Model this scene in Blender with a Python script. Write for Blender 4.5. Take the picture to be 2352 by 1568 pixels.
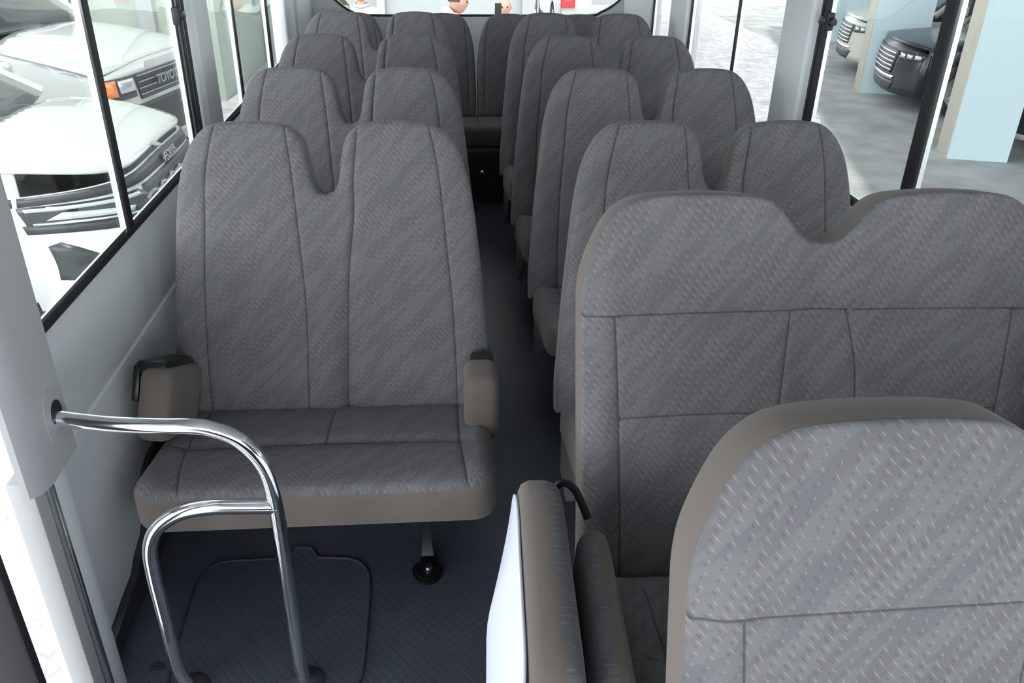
import bpy, bmesh, math, random
import numpy as np
from mathutils import Vector, Matrix, Quaternion
from mathutils.geometry import delaunay_2d_cdt
random.seed(4)
for o in list(bpy.data.objects): bpy.data.objects.remove(o)
SC = bpy.context.scene
COL = SC.collection
GZ = -0.85           # ground level; the cabin floor is z = 0

# ------------------------------------------------------------ camera
cam = bpy.data.cameras.new('camera'); camo = bpy.data.objects.new('camera', cam); COL.objects.link(camo)
yaw, pitch, roll = .092, .494, .021
fw = Vector((math.sin(yaw)*math.cos(pitch), math.cos(yaw)*math.cos(pitch), -math.sin(pitch)))
rt = Vector((math.cos(yaw), -math.sin(yaw), 0)); up = rt.cross(fw)
r2 = rt*math.cos(roll)+up*math.sin(roll); u2 = up*math.cos(roll)-rt*math.sin(roll)
m = Matrix((r2, u2, -fw)).transposed().to_4x4(); m.translation = (0, 0, 1.714)
camo.matrix_world = m
cam.sensor_width = 36; cam.lens = 36*1900/2352; cam.clip_start = .02; cam.clip_end = 200
SC.camera = camo
# ------------------------------------------------------------ world, sun, exposure
w = bpy.data.worlds.new('world'); SC.world = w; w.use_nodes = True
bg = w.node_tree.nodes['Background']; bg.inputs[0].default_value = (.92, .96, 1, 1)
# overcast sky, open and brighter ahead of the bus (-y), hemmed in by buildings elsewhere
_tc = w.node_tree.nodes.new('ShaderNodeTexCoord'); _sx = w.node_tree.nodes.new('ShaderNodeSeparateXYZ'); w.node_tree.links.new(_tc.outputs['Generated'], _sx.inputs[0])
_mr = w.node_tree.nodes.new('ShaderNodeMapRange'); _mr.inputs[1].default_value = .5; _mr.inputs[2].default_value = -1; _mr.inputs[3].default_value = 3.0; _mr.inputs[4].default_value = 6.4
w.node_tree.links.new(_sx.outputs[1], _mr.inputs[0]); _mz = w.node_tree.nodes.new('ShaderNodeMapRange'); _mz.inputs[1].default_value = .15; _mz.inputs[2].default_value = .75; _mz.inputs[3].default_value = 1; _mz.inputs[4].default_value = .12
w.node_tree.links.new(_sx.outputs[2], _mz.inputs[0]); _mm = w.node_tree.nodes.new('ShaderNodeMath'); _mm.operation = 'MULTIPLY'
w.node_tree.links.new(_mr.outputs[0], _mm.inputs[0]); w.node_tree.links.new(_mz.outputs[0], _mm.inputs[1]); w.node_tree.links.new(_mm.outputs[0], bg.inputs[1])
sun = bpy.data.lights.new('sun', 'SUN'); sun.energy = 2.4; sun.angle = .03; sun.color = (1, .96, .9)
suno = bpy.data.objects.new('sun', sun); COL.objects.link(suno)
suno.rotation_euler = Vector((-.05, -.42, .9)).to_track_quat('Z', 'Y').to_euler()
SC.view_settings.view_transform = 'Standard'; SC.view_settings.look = 'None'
SC.view_settings.exposure = 0.42; SC.view_settings.gamma = 1; SC.view_settings.use_curve_mapping = False

# ------------------------------------------------------------ materials
def mat(name, col, rough=.6, metal=0, spec=.5, coat=0, bump=None, noise=None, sheen=0):
    m = bpy.data.materials.new(name); m.use_nodes = True; nt = m.node_tree; b = nt.nodes['Principled BSDF']
    b.inputs['Base Color'].default_value = (*col, 1); b.inputs['Roughness'].default_value = rough
    b.inputs['Metallic'].default_value = metal; b.inputs['Specular IOR Level'].default_value = spec
    b.inputs['Coat Weight'].default_value = coat; b.inputs['Sheen Weight'].default_value = sheen
    if noise:      # (scale, amount) mottled base colour
        tc = nt.nodes.new('ShaderNodeTexCoord'); n = nt.nodes.new('ShaderNodeTexNoise'); n.inputs['Scale'].default_value = noise[0]; n.inputs['Detail'].default_value = 5
        nt.links.new(tc.outputs['Object'], n.inputs['Vector'])
        r = nt.nodes.new('ShaderNodeMapRange'); r.inputs[1].default_value = .3; r.inputs[2].default_value = .7; r.inputs[3].default_value = 1-noise[1]; r.inputs[4].default_value = 1+noise[1]
        nt.links.new(n.outputs[0], r.inputs[0])
        mx = nt.nodes.new('ShaderNodeVectorMath'); mx.operation = 'SCALE'; mx.inputs[0].default_value = col
        nt.links.new(r.outputs[0], mx.inputs['Scale']); nt.links.new(mx.outputs[0], b.inputs['Base Color'])
    if bump:       # (scale, strength)
        tc = nt.nodes.new('ShaderNodeTexCoord'); n = nt.nodes.new('ShaderNodeTexNoise'); n.inputs['Scale'].default_value = bump[0]
        nt.links.new(tc.outputs['Object'], n.inputs['Vector'])
        bp = nt.nodes.new('ShaderNodeBump'); bp.inputs['Strength'].default_value = bump[1]; bp.inputs['Distance'].default_value = .002
        nt.links.new(n.outputs[0], bp.inputs['Height']); nt.links.new(bp.outputs[0], b.inputs['Normal'])
    return m

class NT:
    """tiny helper to write math node graphs"""
    def __init__(s, nt): s.nt = nt
    def m(s, op, a, b=None, c=None):
        n = s.nt.nodes.new('ShaderNodeMath'); n.operation = op
        for i, x in enumerate((a, b, c)):
            if x is None: continue
            if isinstance(x, (int, float)): n.inputs[i].default_value = x
            else: s.nt.links.new(x, n.inputs[i])
        return n.outputs[0]
    def noise(s, vec, scale, detail=2):
        n = s.nt.nodes.new('ShaderNodeTexNoise'); n.inputs['Scale'].default_value = scale; n.inputs['Detail'].default_value = detail
        s.nt.links.new(vec, n.inputs['Vector']); return n.outputs[0]
    def comb(s, x, y):
        n = s.nt.nodes.new('ShaderNodeCombineXYZ')
        for i, v in enumerate((x, y)):
            if isinstance(v, (int, float)): n.inputs[i].default_value = v
            else: s.nt.links.new(v, n.inputs[i])
        return n.outputs[0]
    def step(s, x, e0, e1):
        n = s.nt.nodes.new('ShaderNodeMapRange'); n.interpolation_type = 'SMOOTHSTEP'
        s.nt.links.new(x, n.inputs[0])
        for i, v in ((1, e0), (2, e1)):
            if isinstance(v, (int, float)): n.inputs[i].default_value = v
            else: s.nt.links.new(v, n.inputs[i])
        n.inputs[3].default_value = 0; n.inputs[4].default_value = 1; return n.outputs[0]
    def mix(s, f, a, b):
        n = s.nt.nodes.new('ShaderNodeMix'); n.data_type = 'RGBA'
        s.nt.links.new(f, n.inputs[0])
        for i, v in ((6, a), (7, b)):
            if isinstance(v, tuple): n.inputs[i].default_value = (*v, 1)
            else: s.nt.links.new(v, n.inputs[i])
        return n.outputs[2]

def fabric():
    m = bpy.data.materials.new('patterned_moquette'); m.use_nodes = True; nt = m.node_tree; b = nt.nodes['Principled BSDF']
    N = NT(nt); uv = nt.nodes.new('ShaderNodeUVMap').outputs[0]
    sx = nt.nodes.new('ShaderNodeSeparateXYZ'); nt.links.new(uv, sx.inputs[0]); u, v = sx.outputs[0], sx.outputs[1]
    wv = N.noise(uv, 7, 1)
    # a slow wave bends the rows
    wob = N.m('MULTIPLY', N.m('SINE', N.m('ADD', N.m('MULTIPLY', u, 26), N.m('MULTIPLY', wv, 7))), .006)
    v2 = N.m('ADD', v, wob)
    ca, sa = math.cos(math.radians(-50)), math.sin(math.radians(-50))
    p = N.m('ADD', N.m('MULTIPLY', u, ca), N.m('MULTIPLY', v2, sa))
    q = N.m('ADD', N.m('MULTIPLY', u, -sa), N.m('MULTIPLY', v2, ca))
    def dash(PA, PB, off, lo, hi, wd, seed):
        qb = N.m('DIVIDE', N.m('ADD', q, off), PB); j = N.m('FLOOR', qb); fq = N.m('SUBTRACT', N.m('FRACT', qb), .5)
        pa = N.m('ADD', N.m('DIVIDE', p, PA), N.m('MULTIPLY', j, .38)); fp = N.m('SUBTRACT', N.m('FRACT', pa), .5)
        ln = N.m('ADD', lo, N.m('MULTIPLY', N.step(N.noise(N.comb(N.m('ADD', u, seed), v), 13, 1), .35, .65), hi-lo))
        a = N.m('DIVIDE', N.m('MULTIPLY', N.m('ABSOLUTE', fp), PA*2), ln)       # 0..1 inside along
        bb = N.m('DIVIDE', N.m('MULTIPLY', N.m('ABSOLUTE', fq), PB*2), wd)
        s = N.m('ADD', N.m('POWER', a, 1.4), bb)
        return N.m('SUBTRACT', 1, N.step(s, .75, 1.15))
    d1 = dash(.0240, .0120, 0, .004, .021, .0023, 0)
    d2 = dash(.0240, .0120, .006, .003, .017, .0038, 3.3)
    # diagonal tonal streak patches
    sc = N.comb(N.m('MULTIPLY', N.m('ADD', u, v), 5), N.m('MULTIPLY', N.m('SUBTRACT', u, v), 26))
    t1 = N.step(N.noise(sc, 1.0, 2), .44, .56)
    fine = N.noise(uv, 900, 2)
    base = N.mix(t1, (.134, .134, .142), (.156, .156, .163))
    dk = N.mix(N.m('MULTIPLY', d2, .5), base, (.085, .087, .094))
    c = N.mix(N.m('MULTIPLY', d1, .75), dk, (.285, .22, .205))
    at = nt.nodes.new('ShaderNodeAttribute'); at.attribute_name = 'stitch'
    c = N.mix(N.m('MULTIPLY', at.outputs['Fac'], .75), c, (.03, .03, .032))
    f2 = nt.nodes.new('ShaderNodeVectorMath'); f2.operation = 'SCALE'
    nt.links.new(c, f2.inputs[0]); nt.links.new(N.m('ADD', .8, N.m('MULTIPLY', fine, .4)), f2.inputs['Scale'])
    nt.links.new(f2.outputs[0], b.inputs['Base Color'])
    b.inputs['Roughness'].default_value = .95; b.inputs['Specular IOR Level'].default_value = .15
    b.inputs['Sheen Weight'].default_value = .1; b.inputs['Sheen Roughness'].default_value = .5
    bp = nt.nodes.new('ShaderNodeBump'); bp.inputs['Strength'].default_value = .25; bp.inputs['Distance'].default_value = .001
    nt.links.new(fine, bp.inputs['Height']); nt.links.new(bp.outputs[0], b.inputs['Normal'])
    return m

def vinyl_floor():
    m = bpy.data.materials.new('embossed_floor_vinyl'); m.use_nodes = True; nt = m.node_tree; b = nt.nodes['Principled BSDF']
    N = NT(nt); tc = nt.nodes.new('ShaderNodeTexCoord'); sx = nt.nodes.new('ShaderNodeSeparateXYZ'); nt.links.new(tc.outputs['Object'], sx.inputs[0])
    x, y = sx.outputs[0], sx.outputs[1]
    def cell(a, b_):
        fa = N.m('ABSOLUTE', N.m('SUBTRACT', N.m('FRACT', N.m('DIVIDE', a, .021)), .5)); return fa
    ca, sa = math.cos(math.radians(38)), math.sin(math.radians(38))
    p = N.m('ADD', N.m('MULTIPLY', x, ca), N.m('MULTIPLY', y, sa)); q = N.m('SUBTRACT', N.m('MULTIPLY', y, ca), N.m('MULTIPLY', x, sa))
    fa, fb = cell(p, 0), cell(q, 0)
    h = N.m('MULTIPLY', N.m('SUBTRACT', 1, N.step(fa, .38, .48)), N.m('SUBTRACT', 1, N.step(fb, .38, .48)))
    nz = N.noise(tc.outputs['Object'], 3, 4)
    c = N.mix(N.m('MULTIPLY', h, N.step(nz, .35, .7)), (.050, .059, .080), (.072, .083, .108))
    nt.links.new(c, b.inputs['Base Color'])
    b.inputs['Roughness'].default_value = .33; b.inputs['Specular IOR Level'].default_value = .6
    bp = nt.nodes.new('ShaderNodeBump'); bp.inputs['Strength'].default_value = .45; bp.inputs['Distance'].default_value = .001
    nt.links.new(h, bp.inputs['Height']); nt.links.new(bp.outputs[0], b.inputs['Normal'])
    return m

def glass():
    m = bpy.data.materials.new('window_glass'); m.use_nodes = True; nt = m.node_tree
    nt.nodes.remove(nt.nodes['Principled BSDF']); out = nt.nodes['Material Output']
    t = nt.nodes.new('ShaderNodeBsdfTransparent'); t.inputs[0].default_value = (.97, .985, .98, 1)
    g = nt.nodes.new('ShaderNodeBsdfGlossy'); g.inputs[1].default_value = 0.0; g.inputs[0].default_value = (.95, 1, .97, 1)
    lw = nt.nodes.new('ShaderNodeLayerWeight'); lw.inputs[0].default_value = .5; N = NT(nt)
    fr = N.m('ADD', .02, N.m('MULTIPLY', N.m('POWER', lw.outputs['Facing'], 5), .7))
    mx = nt.nodes.new('ShaderNodeMixShader'); nt.links.new(fr, mx.inputs[0]); nt.links.new(t.outputs[0], mx.inputs[1]); nt.links.new(g.outputs[0], mx.inputs[2])
    nt.links.new(mx.outputs[0], out.inputs[0]); return m

def paving():
    m = bpy.data.materials.new('stone_paving'); m.use_nodes = True; nt = m.node_tree; b = nt.nodes['Principled BSDF']
    N = NT(nt); tc = nt.nodes.new('ShaderNodeTexCoord'); o = tc.outputs['Object']
    sx = nt.nodes.new('ShaderNodeSeparateXYZ'); nt.links.new(o, sx.inputs[0])
    a = N.noise(o, 1.2, 8); bb = N.noise(o, 9, 5)
    vo = nt.nodes.new('ShaderNodeTexVoronoi'); vo.feature = 'DISTANCE_TO_EDGE'; vo.inputs['Scale'].default_value = 5; nt.links.new(o, vo.inputs['Vector'])
    crack = N.m('SUBTRACT', 1, N.step(vo.outputs['Distance'], 0, .04))
    c = N.mix(N.step(bb, .35, .65), (.50, .50, .53), (.70, .70, .71))
    c = N.mix(N.m('MULTIPLY', crack, .5), c, (.25, .25, .28))
    c = N.mix(N.m('MULTIPLY', N.step(a, .55, .7), .5), c, (.3, .3, .3))
    nt.links.new(c, b.inputs['Base Color']); b.inputs['Roughness'].default_value = .8; return m

M = {}
M['fabric'] = fabric()
M['taupe'] = mat('plain_taupe_cloth', (.145, .124, .11), .9, spec=.15, bump=(900, .25), sheen=.2)
M['seam'] = mat('seam_thread', (.06, .06, .06), .9)
M['rear'] = mat('seat_back_board', (.12, .12, .12), .7)
M['trim'] = mat('light_grey_trim', (.74, .77, .78), .5, bump=(300, .08))
M['trimd'] = mat('mid_grey_trim', (.40, .405, .41), .5, bump=(300, .08))
M['white'] = mat('white_plastic', (.72, .76, .9), .35)
M['black'] = mat('black_gloss_paint', (.008, .008, .01), .3, spec=.35)
M['rubber'] = mat('black_rubber', (.015, .016, .018), .55)
M['alu'] = mat('aluminium', (.72, .76, .76), .25, 1)
M['chrome'] = mat('chrome', (.92, .93, .96), .1, 1)
M['bolt'] = mat('zinc_bolt', (.7, .72, .75), .25, 1)
M['floor'] = vinyl_floor()
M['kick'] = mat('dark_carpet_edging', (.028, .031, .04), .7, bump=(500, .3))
M['dark'] = mat('dark_rear_box', (.02, .021, .022), .8)
M['glass'] = glass()
M['paving'] = paving()
M['conc'] = mat('parking_concrete', (.41, .42, .415), .75, noise=(2.2, .22))
M['yellow'] = mat('yellow_line_paint', (.75, .42, .08), .7)
M['blue'] = mat('pale_blue_plaster', (.46, .57, .60), .8)
M['beige'] = mat('beige_plaster', (.42, .40, .34), .8)
M['greenw'] = mat('pale_green_plaster', (.40, .46, .40), .8)
M['plaster'] = mat('white_plaster', (.40, .43, .43), .8)
M['jamb'] = mat('white_body_paint', (.85, .85, .88), .25, coat=.6)
M['carw'] = mat('white_car_paint', (.52, .55, .54), .18, coat=1)
M['carb'] = mat('black_car_paint', (.008, .009, .011), .3, coat=.3)
M['cars'] = mat('silver_beige_car_paint', (.5, .5, .45), .25, coat=.8)
M['carglass'] = mat('dark_car_glass', (.02, .028, .028), .05, spec=.8)
M['lens'] = mat('lamp_lens', (.55, .6, .62), .08, .4, coat=1)
M['orange'] = mat('orange_lens', (.9, .22, .03), .2, coat=1)
M['red'] = mat('red_lens', (.7, .03, .04), .2, coat=1)
M['grille'] = mat('grille_plastic', (.035, .04, .042), .35)
M['gmetal'] = mat('grey_badge_metal', (.45, .47, .47), .3, .8)
M['tyre'] = mat('tyre', (.02, .02, .02), .8)
M['skin'] = mat('skin', (.62, .36, .26), .5)
M['hair'] = mat('short_dark_hair', (.06, .04, .03), .7)
M['shirt'] = mat('white_shirt_cloth', (.52, .52, .54), .85)
M['redc'] = mat('red_cloth', (.7, .06, .06), .8)
M['trous'] = mat('dark_trouser_cloth', (.05, .06, .09), .85)

# ------------------------------------------------------------ object helpers
def smooth(me, s=True):
    for p in me.polygons: p.use_smooth = s
def link(name, me, m, parent=None):
    o = bpy.data.objects.new(name, me); COL.objects.link(o)
    for x in (m if isinstance(m, (list, tuple)) else [m]): me.materials.append(M[x] if isinstance(x, str) else x)
    if parent: o.parent = parent
    return o
def obj(name, bm, m, parent=None, sm=True, edge=None):
    me = bpy.data.meshes.new(name); bm.normal_update(); bm.to_mesh(me); bm.free(); smooth(me, sm)
    if sm: 
        try: me.set_sharp_from_angle(angle=math.radians(edge or 35))
        except Exception: pass
    return link(name, me, m, parent)
def thing(name, label, cat, loc=(0, 0, 0), rz=0, group=None):
    o = bpy.data.objects.new(name, None); COL.objects.link(o); o.location = loc; o.rotation_euler = (0, 0, rz)
    o.empty_display_size = .1
    o['label'] = label; o['category'] = cat
    if group: o['group'] = group
    return o
def tag(o, label, cat, group=None):
    o['label'] = label; o['category'] = cat
    if group: o['group'] = group
    return o
def struct(o): o['kind'] = 'structure'; return o
def dup(root, loc, rz, label, group=None):
    r = root.copy(); COL.objects.link(r); r.location = loc; r.rotation_euler = (0, 0, rz); r['label'] = label
    if group: r['group'] = group
    for ch in list(root.children):
        c = ch.copy(); COL.objects.link(c); c.parent = r
        for g in ch.children:
            d = g.copy(); COL.objects.link(d); d.parent = c
    return r
def box(bm, a, b, bev=0, seg=2, mx=None):
    a = Vector(a); b = Vector(b)
    r = bmesh.ops.create_cube(bm, size=1, matrix=Matrix.Translation((a+b)/2) @ Matrix.Diagonal((*(b-a), 1)))
    vs = r['verts']
    if bev: 
        es = list({e for v in vs for e in v.link_edges})
        r2_ = bmesh.ops.bevel(bm, geom=es, offset=bev, segments=seg, profile=.5, affect='EDGES'); vs = list({v for f in r2_['faces'] for v in f.verts} | {v for v in vs if v.is_valid})
    if mx is not None: bmesh.ops.transform(bm, matrix=mx, verts=[v for v in vs if v.is_valid])
    return bm
def B(name, a, b, m, parent=None, bev=0, seg=2, mx=None):
    return obj(name, box(bmesh.new(), a, b, bev, seg, mx), m, parent)
def catmull(pts, step=.01, closed=False):
    P = [np.array(p, float) for p in pts]; n = len(P); out = []
    for i in range(n if closed else n-1):
        p0 = P[(i-1) % n] if closed or i > 0 else P[0]; p1 = P[i]; p2 = P[(i+1) % n]; p3 = P[(i+2) % n] if closed or i+2 < n else P[-1]
        k = max(1, int(np.linalg.norm(p2-p1)/step))
        for j in range(k):
            t = j/k
            out.append(.5*((2*p1)+(-p0+p2)*t+(2*p0-5*p1+4*p2-p3)*t*t+(-p0+3*p1-3*p2+p3)*t**3))
    if not closed: out.append(P[-1])
    return out
def tube(bm, pts, r, seg=14, caps=True):
    pts = [Vector(p) for p in pts]; rings = []; prev = None
    for i, p in enumerate(pts):
        t = (pts[min(i+1, len(pts)-1)]-pts[max(i-1, 0)]).normalized()
        if prev is None:
            n = t.orthogonal().normalized()
        else:
            n = (prev-t*prev.dot(t)).normalized()
        prev = n; bnm = t.cross(n); rr = r[i] if isinstance(r, (list, tuple)) else r
        rings.append([bm.verts.new(p+(n*math.cos(a)+bnm*math.sin(a))*rr) for a in (2*math.pi*k/seg for k in range(seg))])
    for a, b in zip(rings, rings[1:]):
        for k in range(seg): bm.faces.new((a[k], a[(k+1) % seg], b[(k+1) % seg], b[k]))
    if caps: bm.faces.new(rings[0][::-1]); bm.faces.new(rings[-1])
    return bm
def lathe(bm, prof, mx=Matrix(), seg=24):
    rings = []
    for r, z in prof: rings.append([bm.verts.new(mx @ Vector((r*math.cos(2*math.pi*k/seg), r*math.sin(2*math.pi*k/seg), z))) for k in range(seg)])
    for a, b in zip(rings, rings[1:]):
        for k in range(seg): bm.faces.new((a[k], a[(k+1) % seg], b[(k+1) % seg], b[k]))
    if prof[0][0] > 0: bm.faces.new(rings[0][::-1])
    if prof[-1][0] > 0: bm.faces.new(rings[-1])
    bmesh.ops.recalc_face_normals(bm, faces=bm.faces[:]); return bm
def prism(bm, pts, d0, d1, axis='x'):
    """outline pts extruded from d0 to d1 along an axis"""
    def P(a, b, d): return {'x': (d, a, b), 'y': (a, d, b), 'z': (a, b, d)}[axis]
    A = [bm.verts.new(P(a, b, d0)) for a, b in pts]; C_ = [bm.verts.new(P(a, b, d1)) for a, b in pts]; n = len(pts)
    bm.faces.new(A); bm.faces.new(C_[::-1])
    for i in range(n): bm.faces.new((A[i], C_[i], C_[(i+1) % n], A[(i+1) % n]))
    bmesh.ops.recalc_face_normals(bm, faces=bm.faces[:]); return bm

def segdist(P, poly, closed=True):
    A = np.array(poly); Bq = np.roll(A, -1, 0) if closed else A[1:]
    if not closed: A = A[:-1]
    d = Bq-A; L = (d**2).sum(1)+1e-12; best = np.full(len(P), 1e9)
    for i in range(0, len(P), 400):
        q = P[i:i+400, None, :]-A[None]; t = np.clip((q*d).sum(2)/L, 0, 1)
        best[i:i+400] = np.sqrt(((q-t[..., None]*d)**2).sum(2)).min(1)
    return best
def inside(P, poly):
    A = np.array(poly); Bq = np.roll(A, -1, 0); c = np.zeros(len(P), bool)
    for (x1, y1), (x2, y2) in zip(A, Bq):
        if y1 == y2: continue
        k = ((P[:, 1] > y1) != (P[:, 1] > y2)) & (P[:, 0] < (x2-x1)*(P[:, 1]-y1)/(y2-y1)+x1); c ^= k
    return c
def sheet_data(outline, sp, r=0, seams=()):
    """triangulated fill of an outline, with extra points at the rounded edge and along seams"""
    O = np.array(outline); lo, hi = O.min(0), O.max(0)
    gx, gy = np.meshgrid(np.arange(lo[0], hi[0], sp), np.arange(lo[1], hi[1], sp)); G = np.stack([gx.ravel(), gy.ravel()], 1)
    G[:, 0] += (np.arange(len(G)) // gx.shape[1] % 2)*sp/2
    pts = []
    G = G[inside(G, O)]; d = segdist(G, O); G = G[d > max(r*1.15, sp*.5)]
    for s in seams:
        if len(G): G = G[segdist(G, s, False) > .011]
    ins = []
    if r:
        T = np.roll(O, -1, 0)-np.roll(O, 1, 0); nn = np.stack([-T[:, 1], T[:, 0]], 1); nn /= np.linalg.norm(nn, axis=1)[:, None]+1e-9
        area = (O[:, 0]*np.roll(O[:, 1], -1)-np.roll(O[:, 0], -1)*O[:, 1]).sum()
        if area < 0: nn = -nn
        for f in (.12, .4, .8):
            q = O+nn*r*f; k = inside(q, O) & (np.abs(segdist(q, O)-r*f) < r*.2); ins.append(q[k])
    sm_ = []
    for s in seams:
        S = np.array(s); T = np.gradient(S, axis=0); nn = np.stack([-T[:, 1], T[:, 0]], 1); nn /= np.linalg.norm(nn, axis=1)[:, None]+1e-9
        for k in (-.007, -.003, 0, .003, .007):
            q = S+nn*k; q = q[inside(q, O)]
            if len(q): q = q[segdist(q, O) > .004]; sm_.append(q)
    P = np.concatenate([O, G]+ins+sm_)
    n = len(O)
    v, e, f, *_ = delaunay_2d_cdt([Vector(p) for p in P.tolist()], [(i, (i+1) % n) for i in range(n)], [], 1, 1e-6)
    V = np.array([(p.x, p.y) for p in v]); return V, [tuple(x) for x in f]
def make_mesh(name, V3, F, UV, m, parent=None, flip=False):
    me = bpy.data.meshes.new(name); me.from_pydata([tuple(p) for p in V3], [], [f[::-1] if flip else f for f in F]); smooth(me)
    if UV is not None:
        l = me.uv_layers.new(name='UVMap')
        for lp in me.loops: l.data[lp.index].uv = UV[lp.vertex_index]
    return link(name, me, m, parent)
def rim_loop(mapf, outline, depths):
    """closed side wall along an outline; depths = [(inset, w), ...]"""
    bm = bmesh.new(); O = np.array(outline); T = np.roll(O, -1, 0)-np.roll(O, 1, 0); nn = np.stack([-T[:, 1], T[:, 0]], 1); nn /= np.linalg.norm(nn, axis=1)[:, None]+1e-9
    area = (O[:, 0]*np.roll(O[:, 1], -1)-np.roll(O[:, 0], -1)*O[:, 1]).sum()
    if area < 0: nn = -nn
    rings = [[bm.verts.new(mapf(*(p+q*ins), w)) for p, q in zip(O, nn)] for ins, w in depths]
    n = len(O)
    for a, b in zip(rings, rings[1:]):
        for k in range(n): bm.faces.new((a[k], a[(k+1) % n], b[(k+1) % n], b[k]))
    bm.faces.new(rings[-1]); bmesh.ops.recalc_face_normals(bm, faces=bm.faces[:]); return bm
def pad(outline, mapf, th, r, puff=0, seams=(), parent=None, name='backrest', rim='side_band', sp=.014, front='fabric', rimm='taupe', extra=None, grooves=None, back_r=.015, edge_off=0):
    """upholstered pad: patterned face (w=0 plane) and a plain band wrapped round its side and back"""
    V, F = sheet_data(outline, sp, r, seams)
    d = segdist(V, outline); q = np.clip(1-d/r, 0, 1) if r else 0*d
    w = r*(1-np.sqrt(np.clip(1-q*q, 0, 1))) - puff*(1-np.exp(-d/.05))
    for i, s in enumerate(seams):
        g, sg = (grooves[i] if grooves else (.004, .005)); ds = segdist(V, s, False); w = w+g*np.exp(-(ds/sg)**2)*np.clip(d/.01, 0, 1)
    if extra is not None: w = w+extra(V)*np.clip((d-.004)/.03, 0, 1)
    P = [mapf(a, b, c) for (a, b), c in zip(V, w)]
    o = make_mesh(name, P, F, V, front, parent)
    at = o.data.attributes.new('stitch', 'FLOAT', 'POINT'); st = np.zeros(len(V))
    for s in seams: st = np.maximum(st, (segdist(V, s, False) < .0022)*1.0)
    at.data.foreach_set('value', st.astype(np.float32))
    me = o.data   # orient outward (towards -w)
    p0 = Vector(mapf(*V[0], 0)); out = Vector(mapf(*V[0], -.1))-p0
    s_ = sum((p.normal.dot(out)*p.area for p in me.polygons))
    if s_ < 0: me.flip_normals()
    if rim: obj(rim, rim_loop(mapf, outline, [(edge_off, r), (-.001, r+.004), (-.001, th-back_r), (back_r*.3, th-back_r*.3), (back_r, th)]), rimm, parent, edge=50)
    return o

# ------------------------------------------------------------ seats
def mirror(half):        # half outline on +u, from the bottom outer corner to the notch
    return half + [(-u, v) for u, v in half[::-1] if u > 1e-4]
def densify(pts, step=.012): return [tuple(p) for p in catmull(pts, step)]
def closed(half_top, base):  # smooth upper line, straight base
    h = densify(half_top, .013); full = h+[(-u, v) for u, v in h[::-1][1:]]
    a, b = full[-1], full[0]; n = max(2, int(abs(b[0]-a[0])/.02))
    return full+[(a[0]+(b[0]-a[0])*i/n, base) for i in range(1, n)]

NARROW = closed([(.468, .31), (.468, .40), (.460, .50), (.447, .66), (.432, .80), (.418, .92), (.403, 1.0), (.383, 1.062), (.352, 1.112), (.315, 1.142), (.27, 1.152), (.20, 1.155), (.13, 1.150), (.09, 1.138), (.06, 1.105), (.046, 1.05), (.036, .995), (.02, .966), (0, .960)], .31)
WIDE = closed([(.488, .34), (.488, .50), (.494, .74), (.498, .92), (.498, 1.01), (.485, 1.07), (.452, 1.14), (.414, 1.177), (.365, 1.192), (.265, 1.197), (.17, 1.193), (.118, 1.182), (.085, 1.155), (.055, 1.12), (.025, 1.101), (0, 1.098)], .34)
def backmap(zt, k):
    L = math.sqrt(1+k*k)
    return lambda u, v, w: (u, -(zt-v)*k+w/L, v-w*k/L*.999)
S = lambda *p: densify(list(p), .01)
NSEAMS = [S((-.292, 1.149), (-.312, 1.08), (-.329, .993), (-.338, .877), (-.352, .72), (-.36, .55), (-.362, .42), (-.362, .33)),
          S((-.104, 1.141), (-.091, 1.015), (-.083, .898), (-.073, .717), (-.072, .58), (-.082, .334)),
          S((.096, 1.138), (.080, 1.014), (.075, .896), (.056, .752), (.042, .55), (.032, .331)),
          S((.292, 1.149), (.312, 1.06), (.326, .95), (.337, .821), (.352, .647), (.359, .454), (.36, .33))]
def cushion_outline(hw, y0, y1, rc=.07):
    pts = []
    for cx, cy, a0 in ((hw-rc, y1-.01, 0), (-hw+rc, y1-.01, 90), (-hw+rc, y0+rc, 180), (hw-rc, y0+rc, 270)):
        rr = rc if a0 >= 180 else .01
        cxx = cx if a0 >= 180 else (hw-.01)*(1 if cx > 0 else -1)
        for k in range(0, 91, 15): pts.append((cxx+rr*math.cos(math.radians(a0+k)), cy+rr*math.sin(math.radians(a0+k))))
    out = []
    for i, p in enumerate(pts):
        q = pts[(i+1) % len(pts)]; n = max(1, int(math.dist(p, q)/.02))
        out += [(p[0]+(q[0]-p[0])*j/n, p[1]+(q[1]-p[1])*j/n) for j in range(n)]
    return out
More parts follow.
